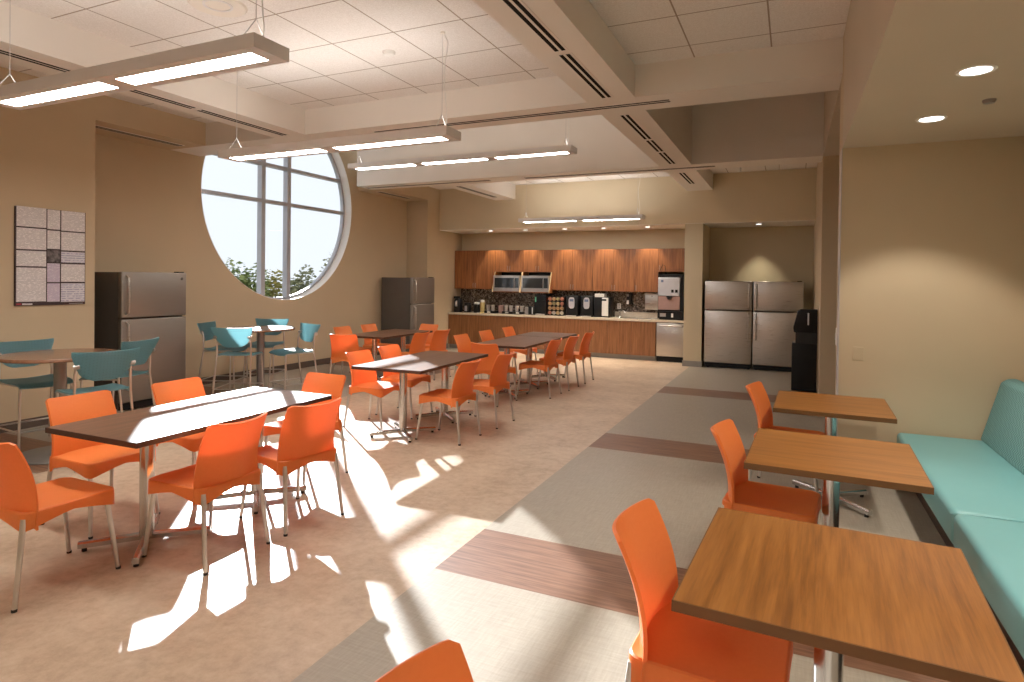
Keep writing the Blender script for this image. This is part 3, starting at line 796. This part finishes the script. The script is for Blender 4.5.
struct('trim_11', MB().box(-7.535, -1.945, 13.48, 13.5, .86, 1.50), m_granite)      # tiled backsplash
struct('trim_12', MB().box(-3.6, -2.58, 13.455, 13.48, .86, .98), m_counter)        # pale strip painting the worktop's reflection on the backsplash

def upper(x0, x1, z0, nd, label, panels=False):
    t = thing('overhead_cabinet', label, 'cabinet', ((x0+x1)/2, 13.15, z0), 0, 'wood wall cabinets')
    h = (x1-x0)/2; H_ = 2.352-z0
    MB().box(-h, h, .02, .33, 0, H_).build('carcass', m_cab, t)
    w = 2*h/nd
    for k in range(nd):
        d = MB().box(-h+k*w+.0025, -h+(k+1)*w-.0025, 0, .02, .003, H_).build('door', m_cab, t)
        sx = 1 if k % 2 == 0 and nd > 1 else -1
        xx = (-h+(k+1)*w-.03) if sx > 0 else (-h+k*w+.03)
        MB().tube([(xx, -.002, .03), (xx, -.022, .035), (xx, -.022, .13), (xx, -.002, .135)], .005, 8).build('pull', m_greymetal, d, True)
    if panels:
        D0 = 1.365-z0
        for s in (-1, 1):
            xa, xb = (-h, -h+.018) if s < 0 else (h-.018, h)
            pn = MB().prism([(.33, 0), (.33, D0), (-.17, D0), (-.02, 0)], xa, xb, 'x').build('side_panel', m_cab, t)
            dx = .005
            MB().prism([(-.17, D0), (-.02, 0), (-.024, 0), (-.174, D0)], xa, xb, 'x').build('edge_strip', m_maple, pn)
        MB().box(-h+.018, h-.018, -.15, .33, D0, D0+.02).build('shelf', m_cab, t)
        MB().box(-h+.018, h-.018, .31, .33, D0+.02, 0).build('niche_back', m_black, t)
upper(-7.535, -6.43, 1.43, 2, 'leftmost wood wall cabinet above the airpot')
upper(-6.43, -5.715, 1.84, 2, 'short wood wall cabinet over the left microwave', True)
upper(-5.715, -4.99, 1.84, 2, 'short wood wall cabinet over the right microwave', True)
upper(-4.99, -4.03, 1.43, 2, 'wood wall cabinet right of the microwaves, above the pod rack')
upper(-4.03, -3.09, 1.43, 2, 'wood wall cabinet above the pod machines and coffee brewer')
upper(-3.09, -2.59, 1.43, 1, 'wood wall cabinet above the sink')
upper(-2.59, -1.945, 1.86, 1, 'rightmost wood wall cabinet behind the ice dispenser')
def microwave(xc, label):
    t = thing('microwave', label, 'microwave', (xc, 13.02, 1.386), 0, 'two built-in microwaves')
    MB().box(-.335, .335, .01, .40, 0, .37).build('body', m_steel, t)
    d = MB().box(-.335, .335, -.015, .01, 0, .37, .004).build('door', m_steel, t)
    MB().box(-.30, .20, -.018, -.014, .085, .315).build('door_glass', m_glassdark, d)
    MB().box(.215, .315, -.018, -.014, .085, .315).build('control_panel', m_glassdark, d)
    MB().tube([(.205, -.014, .07), (.205, -.035, .08), (.205, -.035, .28), (.205, -.014, .29)], .006, 8).build('handle', m_steel, d, True)
microwave(-6.0725, 'left one of the two stainless microwaves under the short wall cabinets')
microwave(-5.3525, 'right one of the two stainless microwaves under the short wall cabinets')

# ice dispenser
t = thing('ice_dispenser', 'tall grey and black ice and water dispenser at the right end of the worktop', 'dispenser', (-2.30, 12.93, .86))
MB().box(-.26, .26, .05, .5, .05, .95).build('cabinet', m_black, t)
MB().box(-.25, .19, 0, .06, .50, .88, .01).build('upper_front', m_silver, t)
MB().box(-.25, .19, .03, .06, .21, .49, .005).build('dispensing_panel', m_pink, t)
MB().box(-.25, .26, -.02, .10, .03, .18).build('drip_base', m_black, t)
MB().prism([(-.08, .50), (.04, .50), (.01, .43), (-.05, .43)], -.02, .05, 'y').build('chute', m_black, t)
MB().box(-.19, -.14, -.004, .001, .78, .83).build('badge', m_navy, t)
for a in (.02, .10): MB().box(a, a+.05, -.004, .001, .57, .63).build('button', m_black, t)
MB().box(-.20, -.08, -.024, -.019, .07, .14).build('label', m_greyp, t); MB().box(.03, .07, -.024, -.019, .06, .14).build('label', m_wht, t)
MB().box(-.24, .24, .10, .45, 0, .05).build('legs_base', m_black, t)
MB().tube([(-.19, .1, .94), (-.22, .08, 1.05), (-.18, .1, 1.15), (-.13, .1, 1.12), (-.11, .12, .94)], .006, 8).build('water_hose', m_black, t, True)

def cbox(name, label, cat, x0, x1, y0, z1, m, dep=.2, bev=.006, grp=None):
    t = thing(name, label, cat, ((x0+x1)/2, y0, .86), 0, grp); h = (x1-x0)/2
    MB().box(-h, h, 0, dep, 0, z1-.86, bev).build('body', m, t, True); return t, h, z1-.86
t = thing('airpot', 'black airpot with a pale label at the left end of the worktop', 'airpot', (-7.40, 13.1, .86))
MB().lathe([(0, 0), (.095, 0), (.10, .02), (.10, .27), (.085, .31), (.06, .34), (0, .345)], 28).build('body', m_black, t, True)
MB().box(-.05, .05, -.14, .02, .33, .385, .012).build('pump_head', m_black, t, True)
MB().box(-.03, .03, -.106, -.095, .14, .28, .004).build('label_plate', m_silver, t, True)
MB().tube([(0, -.12, .34), (0, -.13, .26)], .010, 8).build('spout', m_black, t, True)
def jar(name, label, cat, x, r, z1, mb_, ml, front=None):
    t = thing(name, label, cat, (x, 13.1, .86)); h = z1-.86
    MB().lathe([(0, 0), (r*.95, 0), (r, .01), (r, h*.78), (r*.85, h*.82), (0, h*.82)], 22).build('body', mb_, t, True)
    MB().lathe([(0, h*.82), (r*.9, h*.82), (r*.9, h*.97), (r*.8, h), (0, h)], 22).build('lid', ml, t, True)
    if front: MB().box(-r*.35, r*.35, -r-.006, -r*.8, h*.15, h*.7).build('front_strip', front, t)
jar('thermal_jug', 'small black jug with a bright silver front right of the airpot', 'jug', -7.14, .085, 1.09, m_black, m_black, m_silver)
jar('canister', 'black canister with a white lid on the left part of the worktop', 'canister', -6.89, .075, 1.11, m_black, m_wht)
jar('condiment_jar', 'yellowish jar with a pale lid beside the first cup tray', 'jar', -6.735, .055, 1.17, m_yellow, m_wht)
CUP = thing('paper_cup', 'cup', 'cup')
MB().lathe([(0, 0), (.034, 0), (.046, .13), (.049, .135), (.046, .14), (.030, .02), (0, .02)], 20).build('cup_body', m_cup, CUP, True)
uC = [False]
for i, (xc, w, cl) in enumerate(((-6.53, .135, 'leftmost'), (-6.06, .14, 'middle'), (-5.785, .115, 'rightmost'))):
    t = thing('cup_tray', f'black tray of white cups, {cl} of the three trays on the worktop', 'tray', (xc, 13.05, .86))
    MB().box(-w, w, 0, .26, 0, .055, .006).build('tray_body', m_black, t)
    MB().box(-.05, .03, -.004, .002, .015, .045).build('tray_label', m_wht, t)
    for s, nm in ((-1, 'left'), (1, 'right')):
        place(CUP, uC, (xc+s*.062, 13.13, .915), 0, f'stack of white cups on the {nm} of the {cl} black tray', 'white cups on the worktop trays')
cbox('carton', 'pinkish carton between the first and middle cup trays', 'box', -6.32, -6.22, 13.12, 1.05, m_pink, .12)
cbox('carton', 'grey carton right of the rightmost cup tray', 'box', -5.64, -5.545, 13.1, 1.03, m_greyp, .12)
t, h, z = cbox('coffee_grinder', 'short black coffee grinder with a silver strip, left of the tall black coffee machine', 'grinder', -5.53, -5.39, 13.06, 1.05, m_black)
MB().box(.02, .045, -.006, .002, .02, z-.02).build('silver_strip', m_silver, t)
t, h, z = cbox('coffee_machine', 'tall black coffee machine with a small green light right of the microwaves', 'coffee machine', -5.37, -5.08, 13.03, 1.33, m_black, .3)
MB().box(-h+.02, -h+.05, -.006, .002, z-.17, z-.06).build('green_indicator', m_green, t)
MB().box(-.05, .1, -.05, .002, z-.14, z-.02, .006).build('brew_head', m_black, t); MB().box(-.08, .11, -.09, .002, 0, .03).build('drip_tray', m_greyp, t)
t = thing('pod_rack', 'rack of coloured coffee pods between the black coffee machines', 'rack', (-4.86, 13.08, .86))
MB().box(-.195, .195, .02, .16, 0, .43).build('rack_body', m_black, t)
random.seed(3)
pcols = [plain('pod_%d' % i, c, .4) for i, c in enumerate([(.45, .30, .13), (.34, .11, .06), (.42, .36, .28), (.25, .20, .08), (.36, .20, .08)])]
for i in range(4):
    for j in range(4):
        x = -.145+i*.097; zz = .055+j*.105
        MB().tube([(x, .022, zz), (x, -.02, zz+.01)], .040, 14).build('pod', pcols[random.randrange(5)], t, True)
def pod_machine(xc, label, mf):
    t = thing('pod_machine', label, 'coffee machine', (xc, 13.0, .86), 0, 'black pod coffee machines')
    MB().box(-.14, .14, .02, .36, 0, .46, .02, 3).build('body', m_black, t, True)
    MB().lathe([(0, 0), (.11, 0), (.115, .02), (0, .02)], 24, (0, -.02, 0)).build('drip_tray', m_greyp, t, True)
    def oval(u, v):
        a = 2*PI*u; r = v; p = 3.2
        cx, cz = math.cos(a), math.sin(a)
        return (.065*r*math.copysign(abs(cx)**(2/p), cx), .012-.012*r*r, .30+.125*r*math.copysign(abs(cz)**(2/p), cz))
    mb = MB(); pts = [oval(k/40, 1) for k in range(40)]
    mb.prism([(p[0], p[2]) for p in pts], -.005, .03, 'y').build('front_panel', mf, t)
    MB().box(-.045, .045, -.008, -.004, .33, .385).build('screen', m_navy, t)
pod_machine(-4.465, 'left one of the two black pod machines with an oval silver front', m_silver)
pod_machine(-4.12, 'right one of the two black pod machines with an oval silver front', m_silver)
t, h, z = cbox('coffee_brewer', 'black coffee brewer with a tall white tank left of the sink', 'coffee machine', -3.96, -3.60, 13.05, 1.30, m_black, .3)
MB().box(0, .14, -.02, .04, .03, .43, .01).build('water_tank', m_wht, t); MB().box(-.16, .05, -.02, .2, z, z+.07, .006).build('white_top', m_wht, t); MB().box(0, .1, -.024, -.019, .36, .40).build('dark_notch', m_black, t)
t = thing('soap_dispenser', 'black and white soap dispenser on the backsplash above the sink', 'soap dispenser', (-3.27, 13.48, 1.14))
MB().box(-.055, .055, -.10, 0, 0, .26, .012).build('body', m_black, t, True); MB().box(-.05, 0, -.106, -.09, .01, .10).build('push_bar', m_wht, t); MB().box(-.05, 0, -.106, -.09, .18, .24).build('badge', m_greyp, t)
t = thing('wall_outlet', 'white outlet plate on the backsplash right of the coffee brewer', 'outlet', (-3.51, 13.48, 1.10))
MB().box(-.04, .04, -.006, 0, -.06, .06).build('plate', m_wht, t)
for s in (-1, 1): MB().box(-.015, .015, -.008, -.005, s*.025-.014, s*.025+.014).build('socket', m_greyp, t)
t = thing('towel_dispenser', 'stainless paper towel dispenser on the backsplash left of the ice dispenser', 'towel dispenser', (-2.76, 13.48, 1.04))
MB().box(-.15, .15, -.12, 0, 0, .37, .012).build('cover', m_steel, t, True); MB().box(-.11, .11, -.115, -.02, -.006, .002).build('outlet_slot', m_black, t); MB().tube([(0, -.118, .30), (0, -.125, .30)], .012, 12).build('lock', m_black, t)

# ================================================================ OUTSIDE
g = MB().box(-40, -8.335, -15, 40, -.3, -.05).build('ground', m_ground); tag(g, kind='structure')
def shrub(x, y, r, h, mat, label, n=2600):
    t = thing('shrub', label, 'shrub', (x, y, -.05), 0, 'shrubs outside the round window')
    mb = MB(); rnd = random.Random(int(x*31+y*77))
    for k in range(n):
        while True:
            p = Vector((rnd.uniform(-1, 1), rnd.uniform(-1, 1), rnd.uniform(-1, 1)))
            if .2 < p.length < 1: break
        lump = 1+.22*math.sin(p.x*5+y)+.2*math.sin(p.y*6+x)
        c = Vector((p.x*r*lump, p.y*r*lump, h*.55+p.z*h*.45*lump*.95))
        if c.z < .1: continue
        q = Matrix.Rotation(rnd.uniform(0, 6.3), 3, 'Z') @ Matrix.Rotation(rnd.uniform(-1.2, 1.2), 3, 'X'); s = rnd.uniform(.08, .16)
        vs = [mb.bm.verts.new(c+q@Vector(v)*s) for v in ((-.5, 0, 0), (0, -.3, .08), (.6, 0, 0), (0, .3, .08))]
        mb.bm.faces.new(vs)
    for k in range(14):      # sprigs above the crown
        a = rnd.uniform(0, 6.3); rr = rnd.uniform(0, .7)*r; b = Vector((math.cos(a)*rr, math.sin(a)*rr, h*.85)); e = b+Vector((rnd.uniform(-.1, .1), rnd.uniform(-.1, .1), rnd.uniform(.15, .42)))
        for j in range(9):
            c = b.lerp(e, j/8); q = Matrix.Rotation(rnd.uniform(0, 6.3), 3, 'Z') @ Matrix.Rotation(rnd.uniform(-1, 1), 3, 'X'); s = rnd.uniform(.05, .085)
            mb.bm.faces.new([mb.bm.verts.new(c+q@Vector(v)*s) for v in ((-.5, 0, 0), (0, -.3, .08), (.6, 0, 0), (0, .3, .08))])
    mb.build('foliage', mat, t)
    MB().tube([(0, 0, 0), (.02, .01, h*.35), (.0, .03, h*.6)], .05, 8, r2=.02).build('stem', m_bark, t)
for (x, y, r, h, mi, lab) in ((-12, 10.0, .52, 2.15, 0, 'green shrub outside at the left edge of the round window'), (-12.2, 11.0, .55, 1.95, 0, 'bushy dark green shrub outside, left of the window mullions'),
                              (-12.5, 12.05, .52, 1.75, 1, 'yellowish green shrub outside, seen between the two mullions'), (-12.4, 13.1, .55, 1.85, 2, 'grey green shrub outside, right of the mullions'),
                              (-12.0, 14.1, .5, 2.4, 2, 'tall pale shrub outside at the right edge of the round window')):
    shrub(x, y, r, h, m_leaf[mi], lab)

# ================================================================ LIGHT
w = bpy.data.worlds.new('sky'); sc.world = w; w.use_nodes = True
bg = w.node_tree.nodes['Background']; bg.inputs[0].default_value = (.86, .925, 1.0, 1); bg.inputs[1].default_value = .88
sun = bpy.data.lights.new('sun', 'SUN'); sun.energy = 13; sun.angle = D(.6); sun.color = (.90, .955, 1.0)
so = bpy.data.objects.new('sun', sun); col.objects.link(so); so.rotation_euler = Vector((1, -.887, -.484)).to_track_quat('-Z', 'Y').to_euler()
so.location = (-20, 18, 10)

def rear_fill(x, y, z, sx, sy, p):       # unseen fill lights, added behind the camera to lift the shadows
    l = bpy.data.lights.new('rear_fill', 'AREA'); l.shape = 'RECTANGLE'; l.size = sx; l.size_y = sy; l.energy = p; l.color = (1, .93, .84)
    o = bpy.data.objects.new('rear_fill', l); col.objects.link(o); o.location = (x, y, z)
for yy in (.5, -1.5): rear_fill(-3.8, yy, 2.82, 2.5, .25, 16)
rear_fill(-.6, -1.5, 3.6, 1.2, 1.2, 25)
# ================================================================ CAMERA
f, yaw, pitch, roll, cy = 616.415, .427346876, -.0100366104, .0124608799, 287.563
F = Vector((-math.sin(yaw)*math.cos(pitch), math.cos(yaw)*math.cos(pitch), math.sin(pitch)))
R0 = Vector((math.cos(yaw), math.sin(yaw), 0)); U0 = R0.cross(F)
R1 = R0*math.cos(roll)+U0*math.sin(roll); U1 = U0*math.cos(roll)-R0*math.sin(roll)
cam = bpy.data.cameras.new('camera'); cam.sensor_width = 36; cam.lens = f/1024*36; cam.shift_y = -(341-cy)/1024; cam.clip_start = .05
co = bpy.data.objects.new('camera', cam); col.objects.link(co)
m = Matrix.Identity(4)
for i in range(3): m[i][0], m[i][1], m[i][2] = R1[i], U1[i], -F[i]
m[2][3] = 1.62
co.matrix_world = m
sc.camera = co
sc.view_settings.view_transform = 'Standard'
sc.view_settings.exposure = .30
sc.view_settings.gamma = 1.08
try: sc.cycles.use_denoising = True
except Exception: pass
